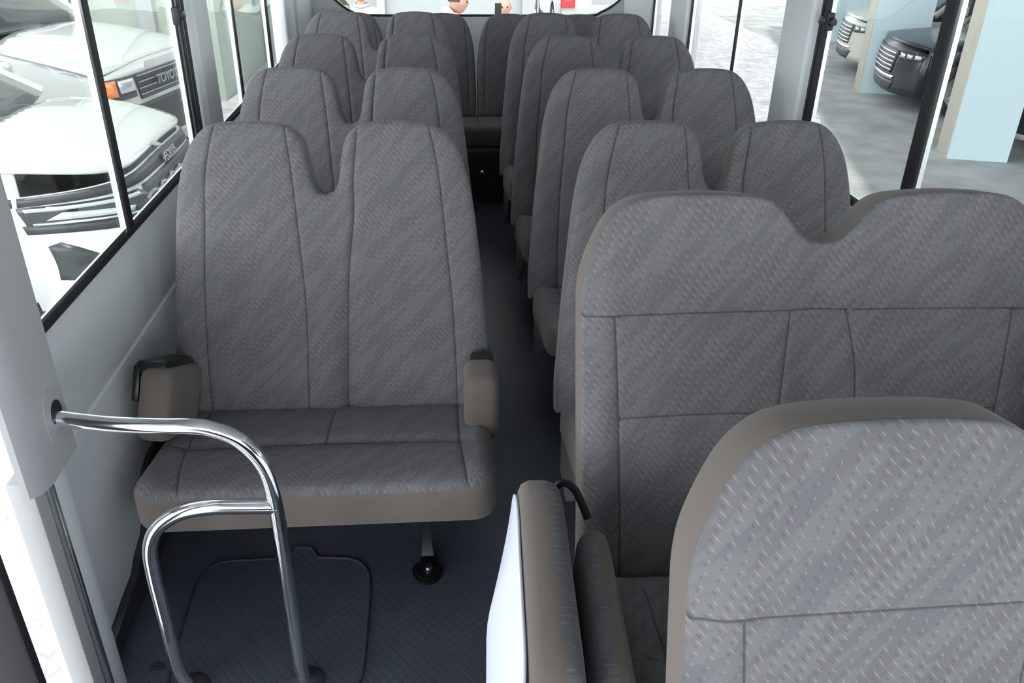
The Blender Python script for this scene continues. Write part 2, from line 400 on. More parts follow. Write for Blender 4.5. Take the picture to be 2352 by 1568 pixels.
def make_seat(kind):
    wide = kind == 'wide'
    zt, k = (1.18, .22) if wide else (1.15, .27)
    t = thing('passenger_seat', '', 'seat')
    mp = backmap(zt, k)
    if wide:
        seams = [S((-.496, .957), (-.2, .962), (.2, .962), (.496, .957)), S((-.432, .953), (-.424, .85), (-.417, .746), (-.407, .55), (-.401, .366)),
                 S((-.061, .957), (-.064, .85), (-.067, .745)), S((.061, .957), (.09, .85), (.103, .75)), S((.426, .953), (.425, .75), (.405, .38)),
                 S((-.415, .738), (-.25, .743), (-.07, .742)), S((.10, .742), (.25, .743), (.42, .738))]
        def ex(V): return .012*np.exp(-((V[:, 0])/.05)**2)*np.clip((V[:, 1]-.55)/.4, 0, 1)-.006*np.exp(-((np.abs(V[:, 0])-.45)/.03)**2)
        pad(WIDE, mp, .085, .007, .012, seams, t, extra=ex, grooves=[(.003, .004)]*7, back_r=.008, edge_off=.001)
    else:
        def ex(V):
            u, v = V[:, 0], V[:, 1]
            lo = np.clip((.85-v)/.4, 0, 1)          # the bolsters stand out lower down, the centre channel sinks
            return .014*lo*np.exp(-((u-.035)/.02)**2)-.012*lo*np.exp(-((np.abs(u)-.41)/.04)**2)-.008*lo*np.exp(-((u+.03)/.04)**2)+.02*np.exp(-((v-.5)/.12)**2)*0
        pad(NARROW, mp, .085, .016, .016, NSEAMS, t, extra=ex, grooves=[(.005, .004), (.004, .004), (.008, .006), (.004, .004)])
    # cushion
    hw = .488 if wide else .452
    y0, y1 = (-.62, -.19) if wide else (-.70, -.20)
    zf, zb = (.43, .375) if wide else (.425, .345)
    out = cushion_outline(hw, y0, y1)
    def cm(u, v, w): return (u, v, zb+(zf-zb)*((y1-v)/(y1-y0))-w)
    cr = [S((-.40, -.47), (0, -.462), (.36, -.47)), S((.36, -.22), (.362, -.47), (.375, -.69)), S((-.36, -.25), (-.365, -.47), (-.33, -.69)), S((0, -.22), (0, -.46))]
    def exc(V): return .012*np.exp(-((V[:, 1]+.47)/.02)**2)*(np.abs(V[:, 0]) < .38)-.012*np.exp(-((np.abs(V[:, 0])-.42)/.03)**2)
    pad(out, cm, .125 if not wide else .13, .02, .018, cr, t, name='cushion', rim='cushion_border', extra=exc, grooves=[(.004, .004)]*4, sp=.02, back_r=.02)
    # base frame and legs
    bm = bmesh.new(); box(bm, (-hw+.06, y0+.12, zf-.19), (hw-.06, y1+.05, zf-.13), .01)
    obj('seat_frame', bm, 'rubber', t)
    if not wide: obj('side_valance', prism(bmesh.new(), [(y0+.10, zf-.125), (y1-.01, zb-.12), (y1-.03, .10), (-.36, .08), (-.46, .16), (-.55, .27)], -hw+.004, -hw+.022, 'x'), 'rear', t)
    for lx in ((.262,) if not wide else (-.30, .32)):
        leg = bmesh.new(); pts = []
        prof = [(-.535, .012), (-.50, .02), (-.475, .06), (-.45, .13), (-.43, .22), (-.40, .262)]
        # a bowed strap, wider at the foot
        for (yy, zz), wd, tk in zip(prof, (.022, .018, .013, .011, .013, .03), (.008, .01, .012, .014, .016, .02)):
            pts.append([(lx-wd, yy-tk, zz), (lx+wd, yy-tk, zz), (lx+wd, yy+tk, zz+.004), (lx-wd, yy+tk, zz+.004)])
        rr = [[leg.verts.new(p) for p in q] for q in pts]
        for a, b in zip(rr, rr[1:]):
            for i in range(4): leg.faces.new((a[i], a[(i+1) % 4], b[(i+1) % 4], b[i]))
        leg.faces.new(rr[0]); leg.faces.new(rr[-1]); bmesh.ops.recalc_face_normals(leg, faces=leg.faces[:])
        tear = [(lx+.043*math.sin(a)*(.62+.38*(math.cos(a) < .3) if math.cos(a) > .3 else 1)*(1 if math.cos(a) < .3 else 1), -.555-.052*-math.cos(a)) for a in np.linspace(0, 2*math.pi, 25)[:-1]]
        for (z0, z1, s_) in ((0, .012, 1), (.012, .02, .86)):
            prism(leg, [(lx+(x-lx)*s_, -.55+(y+.55)*s_) for x, y in tear], z0, z1, 'z')
        for sx in (-1, 1):      # splayed gusset behind the strap
            prism(leg, [(-.40, .10), (-.36, .27), (-.44, .27)], lx+sx*.03-.003, lx+sx*.03+.003, 'x')
        lo = obj('leg', leg, 'black', t)
        bb = lathe(bmesh.new(), [(0, .0), (.013, 0), (.013, .004), (.009, .005), (.009, .013), (.006, .014), (.0, .014)], Matrix.Translation((lx+.003, -.562, .02)), 16)
        obj('bolt', bb, 'bolt', lo)
    return t

# left column, four rows: x centre -.3265; right column x centre .8065
ROWY = [2.344, 3.169, 3.994, 4.819]
ordn = ['nearest', 'second', 'third', 'rearmost']
seat = make_seat('narrow')
seat.location = (-.3265, ROWY[0], 0)
LL = ['grey patterned double seat behind the chrome handrail, its full cushion showing',
      'grey patterned double seat by the left windows, directly behind the one with the handrail',
      'grey patterned double seat, third back in the column along the left windows',
      'grey patterned double seat furthest back in the left column, beside the rear corner']
RL = ['grey patterned double seat on the right, directly behind the wide plain-banded bench seat',
      'grey patterned double seat on the right, second back behind the wide plain-banded seat',
      'grey patterned double seat on the right, third back behind the wide plain-banded seat',
      'grey patterned double seat furthest back in the right column, before the rear bench']
seat['label'] = LL[0]; seat['group'] = 'double seats in rows either side of the aisle'
base_seat = [seat]
for i in range(4):
    if i: dup(seat, (-.3265, ROWY[i], 0), 0, LL[i])
for i in range(4): dup(seat, (.8065, ROWY[i], 0), 0, RL[i])
# armrests of the nearest left seat (only this seat shows them)
def armrest(side):
    bm = bmesh.new()
    if side > 0:
        box(bm, (.378, -.40, .335), (.475, -.255, .54), .03, 4)
        a = obj('armrest', bm, 'taupe', seat)
        B('armrest_hinge', (.40, -.262, .42), (.466, -.215, .535), 'rubber', a, .01)
    else:
        mx = Matrix.Translation((-.43, -.33, .47)) @ Matrix.Rotation(math.radians(-26), 4, 'X') @ Matrix.Rotation(math.radians(6), 4, 'Y')
        box(bm, (-.045, -.15, -.10), (.045, .12, .095), .028, 3, mx)
        a = obj('armrest', bm, 'taupe', seat)
        bm = bmesh.new(); box(bm, (-.06, -.13, .075), (.02, .14, .112), .012, 2, mx); box(bm, (-.066, -.13, .0), (-.046, .14, .1), .008, 2, mx)
        h = obj('armrest_hinge', bm, 'black', a)
armrest(1); armrest(-1)

wide = make_seat('wide'); wide.location = (.78, 1.55, 0)
wide['label'] = 'wide two-place seat with plain brown side band, whole back visible at right'; wide['group'] = 'wide banded seats at the front right'
near = dup(wide, (.78, .742, 0), 0, 'closest wide banded seat, cut off by the lower right corner of the photo')
near['group'] = 'wide banded seats at the front right'

# rear bench across the back: four separate backs on one long cushion
rb = thing('rear_bench', 'dark rear bench seat across the back under the rear window', 'seat', (0, 5.62, 0))
RB = closed([(.205, .42), (.205, .60), (.20, .75), (.188, .87), (.165, .96), (.135, 1.015), (.10, 1.04), (.05, 1.05), (0, 1.052)], .42)
for cx in (-.535, .035, .455, .915):
    mpb = backmap(1.05, .15)
    pad(RB, (lambda u, v, w, cx=cx: (lambda q: (q[0]+cx, q[1], q[2]))(mpb(u, v, w))), .08, .016, .014, [S((-.13, 1.02), (-.15, .85), (-.16, .46)), S((.13, 1.02), (.15, .85), (.16, .46))], rb, sp=.02)
bo = cushion_outline(1.03, -.52, -.03, .05)
pad([(x+.19, y) for x, y in bo], lambda u, v, w: (u, v, .455-.10*(v+.52)-w), .12, .02, .015, [S((.245, -.48), (.245, -.1)), S((-.26, -.48), (-.26, -.1)), S((.69, -.48), (.69, -.1))], rb, name='cushion', rim='cushion_border', sp=.03)
B('base_box', (-.82, -.60, .0), (1.22, -.06, .33), 'dark', rb, .01)
obj('base_bolt', lathe(bmesh.new(), [(0, 0), (.014, 0), (.014, .008), (0, .012)], Matrix.Translation((.255, -.602, .20)) @ Matrix.Rotation(math.pi/2, 4, 'X'), 12), 'bolt', rb)

# folded jump seat in the aisle beside the wide seat
js = thing('folding_jump_seat', 'folded aisle jump seat with white underside shell, standing upright beside wide seat', 'seat', (-.013, .74, 0), math.radians(-3))
def jo(l, top, base):   # side outline (y, z)
    h = closed([(l/2, base), (l/2+.004, base+.12), (l/2, top-.13), (l/2-.02, top-.06), (l/2-.055, top-.018), (l/2-.12, top-.002), (.05, top), (0, top)], base)
    return [(u+.01+l/2, v) for u, v in h]
pad(jo(.60, .725, .30), lambda u, v, w: (.195-w, u, v), .075, .02, .022, [], js, name='cushion', rim='cushion_border', sp=.025, back_r=.022)
V, F = sheet_data(jo(.58, .708, .285), .02, .006)
def shx(y, z):
    k = min(1, max(0, (.715-z)/.22)); tp = min(1, max(0, (.62-y)/.25))
    return .117-.052*math.sin(math.pi/2*k)*tp-.006*k
shell = make_mesh('underside_shell', [(shx(a, b), a, b) for a, b in V], F, None, 'white', js)
shell['label'] = 'white plastic underside shell'
if sum(p.normal.x*p.area for p in shell.data.polygons) > 0: shell.data.flip_normals()
md = shell.modifiers.new('s', 'SOLIDIFY'); md.thickness = .005; md.offset = -1
pad(jo(.53, .655, .46), lambda u, v, w: (.24+w, u, v), .05, .024, .012, [], js, name='backrest', rim='backrest_border', sp=.025, back_r=.012)
bm = bmesh.new(); tube(bm, catmull([(.185, .575, .62), (.205, .59, .672), (.235, .58, .668), (.262, .545, .62)], .01), .008, 8); obj('hinge_bracket', bm, 'black', js)
bm = bmesh.new(); box(bm, (.04, .15, .0), (.18, .45, .02), .006); box(bm, (.09, .25, .015), (.15, .33, .33), .008); obj('stand', bm, 'rubber', js)

# ------------------------------------------------------------ chrome handrail
RY = 1.43; RK = 1.43/1.38
rail = thing('handrail', 'bent chrome tube handrail with lower loop beside the entrance door', 'handrail', (-.355, RY, 0))
bm = bmesh.new()
def rl(p): return (p[0]*RK+.355, 0, max(0, 1.714-(1.714-p[1])*RK))
main = [(-.765, .832), (-.738, .824), (-.65, .808), (-.56, .800), (-.50, .797), (-.46, .79), (-.41, .762), (-.372, .705), (-.358, .64), (-.355, .56), (-.355, .40), (-.355, .20), (-.354, .11), (-.345, .065)]
tube(bm, catmull([rl(p) for p in main], .012), .0165, 20)
obj('upper_tube', bm, 'chrome', rail)
low = [(-.352, .592), (-.42, .595), (-.49, .596), (-.55, .585), (-.60, .55), (-.625, .50), (-.632, .43), (-.632, .30), (-.632, .16), (-.625, .10), (-.612, .065)]
bm = bmesh.new(); tube(bm, catmull([rl(p) for p in low], .012), .0165, 20); obj('lower_loop', bm, 'chrome', rail)
for x in (-.357, -.634):
    obj('floor_flange', lathe(bmesh.new(), [(0, 0), (.045, 0), (.045, .006), (.024, .02), (0, .02)], Matrix.Translation((x+.355, 0, 0)), 24), 'kick', rail)
obj('weld_collar', tube(bmesh.new(), [rl((-.374, .5945)), rl((-.366, .5945))], .0185, 20), 'chrome', rail)

# ------------------------------------------------------------ bus shell
XL, XR, YF, YR = -.90, 1.36, -1.35, 6.30
struct(B('floor', (-.86, 1.24, -.04), (1.36, 5.05, 0), 'floor'))
struct(B('floor', (-.45, -1.35, -.04), (1.36, 1.24, 0), 'floor'))
struct(B('trim_1', (-.98, -.1, -.42), (-.45, 1.28, -.36), 'kick'))       # entrance step
struct(B('trim_2', (-.45, -.1, -.4), (-.43, 1.28, -.0), 'kick'))
struct(B('trim_3', (-.86, 1.20, -.4), (-.43, 1.24, -.04), 'kick'))
def wallprof(side):
    s = side; x0 = XL if s < 0 else XR
    return [(x0-s*.004, .827), (x0-s*.02, .805), (x0-s*.035, .76), (x0-s*.04, .70), (x0-s*.04, .61), (x0-s*.037, .604), (x0-s*.037, .598), (x0-s*.042, .592), (x0-s*.045, .40), (x0-s*.05, .22), (x0-s*.04, .06), (x0-s*.03, .0), (x0+s*.06, -.02), (x0+s*.08, .70), (x0+s*.07, .79), (x0+s*.014, .822)]
for nm, s, y0, y1 in (('wall_left', -1, 1.56, YR), ('wall_right', 1, YF, YR)):
    bm = prism(bmesh.new(), wallprof(s), y0, y1, 'y'); struct(obj(nm, bm, 'trim', sm=True, edge=30))
# dark kick strip, rising where the seat frame meets the wall
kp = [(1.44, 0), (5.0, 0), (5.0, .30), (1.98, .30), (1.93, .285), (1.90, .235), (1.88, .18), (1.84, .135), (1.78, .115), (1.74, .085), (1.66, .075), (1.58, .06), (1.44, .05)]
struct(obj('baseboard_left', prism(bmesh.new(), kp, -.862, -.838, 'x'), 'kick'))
struct(B('trim_20', (-.9, YF+.06, .55), (1.36, YF+.45, .85), 'rubber', bev=.04))
struct(B('baseboard_right', (1.29, -.7, 0), (1.315, 5.0, .12), 'kick'))
# upper shell
struct(B('ceiling', (-.98, YF, 1.86), (1.44, YR+.08, 1.92), 'trim'))
struct(B('ceiling', (-1.0, YF, 1.98), (1.46, YR+.08, 2.04), 'jamb'))
for nm, a, b in (('wall_left', -.97, -.84), ('wall_right', 1.30, 1.43)):
    struct(B(nm, (a, YF, 1.62), (b, YR, 1.90), 'trim', bev=.02))
# pillars (rounded, standing proud of the glass)
def pillar(n, x0, x1, y0, y1, z0=.80, m='trim'):
    return struct(B('trim_%d' % n, (x0, y0, z0), (x1, y1, 1.68), m, bev=.018, seg=3))
pillar(4, -.96, -.872, 3.255, 3.475); pillar(5, -.96, -.872, 5.20, 5.50)
pillar(6, 1.332, 1.42, 3.05, 3.32); pillar(7, 1.332, 1.42, 4.66, 5.0)
pillar(8, 1.332, 1.42, 1.2, 1.42); pillar(9, -.96, -.872, 5.62, YR); pillar(10, 1.332, 1.42, 5.50, YR)
pillar(11, 1.332, 1.42, -.7, -.5)
# door pillar with the handrail mounted in it
plan = [(-.765, 1.475), (-.765, 1.36), (-.768, 1.337), (-.776, 1.318), (-.79, 1.307), (-.803, 1.308), (-.868, 1.47), (-.868, 1.56), (-.84, 1.56)]
struct(obj('trim_12', prism(bmesh.new(), plan, .69, 1.70, 'z'), 'trimd', edge=40))
struct(B('trim_13', (-.83, 1.40, -.1), (-.795, 1.465, .70), 'trim', bev=.006))
struct(B('trim_14', (-.83, 1.386, -.1), (-.789, 1.40, .70), 'alu', bev=.004))
struct(B('trim_15', (-.85, 1.34, -.4), (-.80, 1.384, .70), 'trimd', bev=.006))
# entrance door, swung fully open along the outside of the body: only its white front edge shows
struct(B('door_2', (-.965, 1.50, -.55), (-.885, 1.56, 1.9), 'jamb', bev=.006))
esc = [(.034*math.cos(a)+1.418, .80+.062*math.sin(a)) for a in np.linspace(0, 2*math.pi, 33)[:-1]]
tag(obj('rail_escutcheon', prism(bmesh.new(), esc, -.768, -.7625, 'x'), 'trimd'), 'grey oval cover plate where the handrail enters the door pillar', 'cover plate')
struct(obj('trim_18', prism(bmesh.new(), [(1.43+.022*math.cos(a), .806+.026*math.sin(a)) for a in np.linspace(0, 2*math.pi, 25)[:-1]], -.7635, -.761, 'x'), 'rubber'))
# front: dash wall, windscreen, door side
struct(B('wall_front', (-.9, YF, -.4), (1.36, YF+.06, .75), 'rubber'))
struct(B('wall_left', (-.98, YF, -.4), (-.9, -.12, .8), 'trim'))
struct(B('window_1', (-.9, YF+.02, .75), (1.36, YF+.026, 1.86), 'glass'))
# folded door leaf standing open outside the entrance
door = struct(obj('door_1', box(bmesh.new(), (-.86, 1.085, -.36), (-.742, 1.11, 1.75), .008), 'rubber'))

# side windows: (glass y range), sill rubber, mullions
def window(n, side, y0, y1, muls, latch=None, frame=()):
    x = XL-.012 if side < 0 else XR+.012; s = side
    w = struct(bpy.data.objects.new('window_%d' % n, None)); COL.objects.link(w)
    B('pane', (x-.002, y0, .84), (x+.002, y1, 1.70), 'glass', w)
    xi = x-s*.012
    def bar(y, wd, d0, d1, m, nm, z0=.845, z1=1.66): B(nm, (min(x-s*d0, x-s*d1), y, z0), (max(x-s*d0, x-s*d1), y+wd, z1), m, w)
    B('sill_rubber', (min(x-s*.016, x+s*.01), y0, .826), (max(x-s*.016, x+s*.01), y1, .845), 'rubber', w, .003)
    B('sill_track', (min(x-s*.010, x-s*.004), y0, .845), (max(x-s*.010, x-s*.004), y1, .857), 'alu', w)
    B('head_rubber', (min(x-s*.016, x+s*.01), y0, 1.60), (max(x-s*.016, x+s*.01), y1, 1.64), 'rubber', w, .003)
    for (y, a, r_) in muls:   # aluminium edge of width a then rubber of width r_ behind it
        if side < 0:
            bar(y, a, -.004, .012, 'alu', 'glazing_bar'); bar(y+a, r_, -.004, .014, 'rubber', 'seal')
        else:
            bar(y, a, -.004, .010, 'alu', 'glazing_bar'); bar(y+a, r_, -.004, .016, 'rubber', 'seal')
    return w
w1 = window(2, -1, 1.50, 3.26, [(2.318, .022, .035), (3.10, .016, .012), (3.15, .01, .03), (3.20, .01, .03)])
window(3, -1, 3.475, 5.20, [(3.955, .03, .025), (4.72, .018, .012), (4.765, .008, .02)])
window(4, -1, 5.50, 5.63, [(5.54, .002, .06)])
window(5, 1, 1.42, 3.06, [(2.205, .022, .045), (2.965, .012, .03), (3.01, .006, .018)])
window(6, 1, 3.32, 4.66, [(3.88, .004, .026), (4.63, .004, .04)])
window(7, 1, 5.0, 5.52, [(5.465, .003, .05)])
window(8, 1, -.5, 1.2, [])
# sliding window latches
def latch(x, s, y, z, lab):
    t = thing('window_latch', lab, 'latch', (x, y, z))
    bm = bmesh.new(); box(bm, (-.008 if s < 0 else -.022, -.012, -.013), (.022 if s < 0 else .008, .034, .013), .004); obj('catch_block', bm, 'grille', t)
    bm = bmesh.new(); box(bm, (-.010 if s < 0 else -.018, -.030, -.03), (.018 if s < 0 else .010, -.012, .03), .006)
    obj('finger_plate', bm, 'rubber', t)
    return t
latch(-.895, -1, 3.125, 1.33, 'black latch on the left sliding window frame beside grey pillar')
lr = latch(1.352, 1, 2.955, 1.352, 'black latch knob on the right sliding window frame beside grey pillar')
obj('knob', lathe(bmesh.new(), [(0, 0), (.016, 0), (.012, .016), (0, .018)], Matrix.Translation((0, -.03, 0)) @ Matrix.Rotation(math.pi/2, 4, 'X'), 12), 'rubber', lr)

# rear wall with window opening (lower panel curves up at both sides)
def at_rear(pts): return pts
rp = [(-.98, -.1), (1.44, -.1), (1.44, 1.9), (1.36, 1.9)]
inner = [(1.30, 1.7), (1.33, 1.2), (1.325, 1.10), (1.27, 1.04), (1.17, .985), (1.06, .962), (.4, .958), (-.48, .952), (-.58, .965), (-.66, 1.01), (-.73, 1.07), (-.80, 1.13), (-.84, 1.25), (-.80, 1.7)]
poly = [(-.98, -.1), (1.44, -.1), (1.44, 1.7)] + inner + [(-.98, 1.7)]
struct(obj('wall_back', prism(bmesh.new(), poly, YR, YR+.07, 'y'), 'trim', sm=False))
struct(B('wall_back', (-.98, YR, 1.70), (1.44, YR+.07, 1.9), 'trim'))
struct(B('window_9', (-.85, YR+.03, .93), (1.34, YR+.035, 1.72), 'glass'))
bm = bmesh.new(); tube(bm, catmull([(x, YR-.002, z) for x, z in inner], .03), .008, 8); struct(obj('trim_19', bm, 'rubber'))
struct(B('floor', (-.86, 5.03, -.04), (1.36, YR, .02), 'dark'))

# floor inspection hatch: raised vinyl lid with a rounded outline and a finger tab
hx = [(-.225, 1.44), (-.222, 1.56), (-.224, 1.72), (-.235, 1.80), (-.275, 1.848), (-.34, 1.862), (-.385, 1.868), (-.405, 1.905), (-.46, 1.908), (-.482, 1.872), (-.56, 1.868), (-.66, 1.862), (-.70, 1.82), (-.71, 1.74), (-.70, 1.50), (-.68, 1.42), (-.62, 1.395), (-.30, 1.395), (-.245, 1.41)]
ho = [tuple(p) for p in catmull(hx, .015, True)]
ht = thing('floor_hatch', 'dark blue floor hatch with rounded raised edge in front of the seat', 'floor hatch', (0, 0, 0))
obj('lid', prism(bmesh.new(), ho, 0.0, .003, 'z'), 'floor', ht, sm=False)
bm = bmesh.new(); tube(bm, [(x, y, .003) for x, y in ho]+[(ho[0][0], ho[0][1], .003)], .0045, 8, False); obj('edge_bead', bm, 'kick', ht)
# step-edge clip screws
def screw(x, y, lab): return tag(obj('floor_screw', lathe(bmesh.new(), [(0, 0), (.018, 0), (.016, .004), (.007, .005), (.006, .003), (0, .003)], Matrix.Translation((x, y, 0)), 20), 'kick'), lab, 'screw')
screw(-.735, 1.50, 'round dark floor screw at the foot of the door pillar')

# ------------------------------------------------------------ outside: ground, parking
struct(B('ground', (-40, -25, GZ-.1), (45, 60, GZ), 'paving')); struct(obj('ground', prism(bmesh.new(), [(3.0, -24), (3.0, 5), (4.0, 8.5), (5.1, 10.8), (7, 17.6), (7, 40), (44, 40), (44, -24)], GZ, GZ+.005, 'z'), 'conc', sm=False))
pa = math.radians(-16)
def column(name, x, y, wx, wy, lab):
    t = thing(name, lab, 'column', (x, y, GZ), pa)
    B('shaft', (0, 0, 0), (wx, wy, 4.2), 'blue', t); B('side_face', (-.012, -.0, 0), (0, wy, 4.2), 'beige', t)
    return t
column('parking_column', 5.78, 8.90, .64, .42, 'square pale blue column with beige side, nearest outside the right windows')
column('parking_column', 6.42, 12.5, .8, .45, 'pale blue column further off, between the black car and the silver car')
tag(B('parking_canopy', (0, -16, 0), (18, 7.5, .25), 'plaster', mx=Matrix.Translation((5.2, 10, 3.35)) @ Matrix.Rotation(math.radians(-15), 4, 'Z')), 'concrete parking roof slab over the parked cars', 'roof')
tag(B('parking_wall', (7.4, 17.6, GZ), (24, 17.9, 3.4), 'blue'), 'pale blue wall at the back of the covered parking', 'wall')
def line(x, y, L, lab):
    tag(B('parking_line', (0, 0, 0), (L, .1, .004), 'yellow', mx=Matrix.Translation((x, y, GZ+.006)) @ Matrix.Rotation(pa, 4, 'Z')), lab, 'painted line', 'yellow bay lines on the parking floor')
line(6.0, 10.05, 4.5, 'yellow bay line between the black car and the nearest column')
line(6.9, 8.15, 4.5, 'yellow bay line right of the nearest column, seen past its base')
line(6.4, 7.65, 4.5, 'yellow bay line closest to the bus, at the right edge of the photo')
line(6.9, 13.35, 4, 'yellow bay line beyond the black car under the parking roof')

# left building, pale green side wall and glazed front
bl = thing('building', 'pale green building with white framed glass doors beyond the parked cars', 'building', (-2.92, 11.9, GZ))
B('wall', (-10, 0, 0), (0, 9, 4.5), 'greenw', bl)
for i, x in enumerate((-1.62, -2.75)):
    f = B('door_frame', (x-1.05, -.05, .3), (x, 0, 2.6), 'plaster', bl); B('glass_panel', (x-.99, -.06, .42), (x-.06, -.05, 2.5), 'carglass', f)
B('corner_post', (-.95, -.12, 0), (-.75, 0, 4.5), 'plaster', bl)
B('meter_box', (0, 2.45, .95), (.05, 2.75, 1.35), 'grille', bl, .01)
tag(B('back_building', (-2.88, 14.9, GZ), (1.42, 15.2, 5), 'plaster'), 'pale wall seen through the rear window behind the people', 'wall')
tag(B('white_post', (-.98, 14.6, GZ), (-.86, 14.75, 4), 'jamb'), 'thin white post behind the people outside the rear window', 'post')
tag(B('grey_post', (1.40, 14.6, GZ), (1.60, 14.85, 4), 'trimd'), 'grey post seen through the rear window right of the bald man', 'post')
tag(B('added_white_wall', (1.5, 24, GZ), (16, 24.4, 7), 'jamb'), 'added white wall far behind the bus, standing in for glaring sunlit ground', 'building')  # added wall: its white stands in for the overexposed sky and ground

# ------------------------------------------------------------ cars
def textmesh(s, size, depth=.004, shear=0, name='lettering'):
    c = bpy.data.curves.new(name, 'FONT'); c.body = s; c.size = size; c.extrude = depth; c.align_x = 'CENTER'; c.align_y = 'CENTER'; c.shear = shear
    c.offset = .0015
    o = bpy.data.objects.new('t', c); COL.objects.link(o); bpy.context.view_layer.update()
    me = bpy.data.meshes.new_from_object(o.evaluated_get(bpy.context.evaluated_depsgraph_get())); bpy.data.objects.remove(o); me.name = name; me.materials.clear(); return me
class Car:
    """body sheets are heightfields: nose x=xf(y,z), bonnet z=zh(x,y), sides y=ys(x,z). Local +x forward, nose at x=0."""
    def __init__(s, name, label, loc, rz, paint, W=.93, L=4.6, A=.42, pw=3, zf=.88, zw=1.08, hood=1.15, zbot=.22, belt=1.05, roof=1.65, rake=.75, lean=.16, boxy=False, lower=None, sp=.06, drop=.10, over=.92):
        s.drop = drop
        s.t = thing(name, label, 'car', loc, rz); s.W, s.L, s.A, s.pw, s.zf, s.zw, s.hood, s.zbot = W, L, A, pw, zf, zw, hood, zbot
        s.lean = lean; s.paint = paint; W_ = W
        def dens(p, st=.06):
            out = []
            for i, a in enumerate(p):
                b = p[(i+1) % len(p)]; n = max(1, int(math.dist(a, b)/st)); out += [(a[0]+(b[0]-a[0])*j/n, a[1]+(b[1]-a[1])*j/n) for j in range(n)]
            return out
        s.dens = dens
        def put(nm, out2, f, m, out=None, sp=sp, th=0, parent=None):
            V, F = sheet_data(out2, sp); P = [f(a, b) for a, b in V]
            o = make_mesh(nm, P, F, None, m, parent or s.t)
            if out is not None and sum(p.normal.dot(Vector(out))*p.area for p in o.data.polygons) < 0: o.data.flip_normals()
            if th: md = o.modifiers.new('s', 'SOLIDIFY'); md.thickness = th; md.offset = -1
            return o
        s.put = put
        # nose
        ys = np.linspace(-W, W, 41); top = [(y, s.zedge(y)) for y in ys[::-1]]
        o2 = dens([(-W, zbot), (W, zbot)])[:int(2*W/.06)] + top
        o2 = [(y, zbot) for y in ys] + top
        put('front_panel', o2, lambda y, z: (s.xf(y, z), y, z), paint, (1, 0, 0), th=.02)
        # bonnet
        fr = [(s.xf(y, s.zedge(y)), y) for y in ys]; bk = [(-hood-.10*(y/W)**2*-1-.06, y*.9) for y in ys[::-1]]
        bk = [(-hood+.12*(y/W)**2, y*.93) for y in ys[::-1]]
        put('bonnet', fr+bk, lambda x, y: (x, y, s.zh(x, y)), paint, (0, 0, 1), th=.02)
        # sides with wheel arches
        wr = .36 if not boxy else .40; s.wx = (-over, -L+.85); s.wr = wr
        for sg in (-1, 1):
            pts = [(-A, zbot+.05)]
            for wx in s.wx:
                pts += [(wx+(wr+.04)*math.cos(a), max(zbot+.05, .36+(wr+.04)*math.sin(a))) for a in np.linspace(-.3, math.pi+.3, 13)]
            pts += [(-L, zbot+.1), (-L, belt-.1), (-L+.1, belt)]
            xs = np.linspace(-L+.2, -A, 24)
            pts += [(x, (s.zh(x, W) if x > -hood else min(belt, s.zh(-hood, W)+.0+.15*min(1, (-hood-x)/.5)*(belt-s.zh(-hood, W))))) for x in xs]
            put('side_panel', pts, lambda x, z, sg=sg: (x, sg*s.ysd(x, z), z), paint if not lower else paint, (0, sg, 0), th=.02)
        # cabin
        bx0, bx1 = -hood+.03, -L+.15; rx0, rx1 = -hood-rake, -L+.45; wb, wt = W*.92, W*.72
        zb = s.zh(-hood, 0)-.02
        def quad(nm, q, m, parent=s.t, th=.02):
            bm = bmesh.new(); vs = [bm.verts.new(p) for p in q]; bm.faces.new(vs); bmesh.ops.subdivide_edges(bm, edges=bm.edges[:], cuts=6, use_grid_fill=True); 
            o = obj(nm, bm, m, parent); md = o.modifiers.new('s', 'SOLIDIFY'); md.thickness = th; md.offset = 0; return o
        ws = quad('windscreen', [(bx0, -wb, zb), (bx0, wb, zb), (rx0, wt, roof), (rx0, -wt, roof)], 'carglass')
        for v in ws.data.vertices: v.co.x -= .16*(v.co.y/W)**2
        for sg in (-1, 1): quad('side_glass', [(bx0-.15, sg*wb, zb), (bx1, sg*wb, belt), (rx1, sg*wt, roof-.03), (rx0-.1, sg*wt, roof-.03)], 'carglass')
        quad('rear_glass', [(bx1, -wb, belt), (bx1, wb, belt), (rx1, wt, roof), (rx1, -wt, roof)], 'carglass')
        bm = bmesh.new(); box(bm, (rx1-.04, -wt-.02, roof-.03), (rx0+.04, wt+.02, roof+.05), .03, 3); obj('roof', bm, paint, s.t)
        for sg in (-1, 1):
            bm = bmesh.new(); bm.free()
            for pp, rr in (([(bx0-.14, sg*wb, zb), (rx0-.10, sg*(wt+.01), roof)], .045), ([(bx1+.02, sg*wb, belt), (rx1, sg*wt, roof)], .05), ([((bx0+bx1)/2-.1, sg*wb, belt), ((rx0+rx1)/2, sg*wt, roof)], .035)):
                obj('roof_pillar', tube(bmesh.new(), pp, rr, 8), paint, s.t)
            bm = bmesh.new(); box(bm, (-hood-.52, sg*(W+.09)-.08, zb+.03), (-hood-.38, sg*(W+.09)+.08, zb+.19), .04, 3); box(bm, (-hood-.47, min(sg*W*.9, sg*(W+.06)), zb+.03), (-hood-.42, max(sg*W*.9, sg*(W+.06)), zb+.09)); obj('wing_mirror', bm, paint, s.t)
        B('tail_panel', (-L-.02, -W+.06, zbot+.1), (-L+.05, W-.06, belt), paint, s.t, .02)
        B('underbody', (-L+.1, -W+.12, zbot), (-A-.1, W-.12, .5), 'grille', s.t)
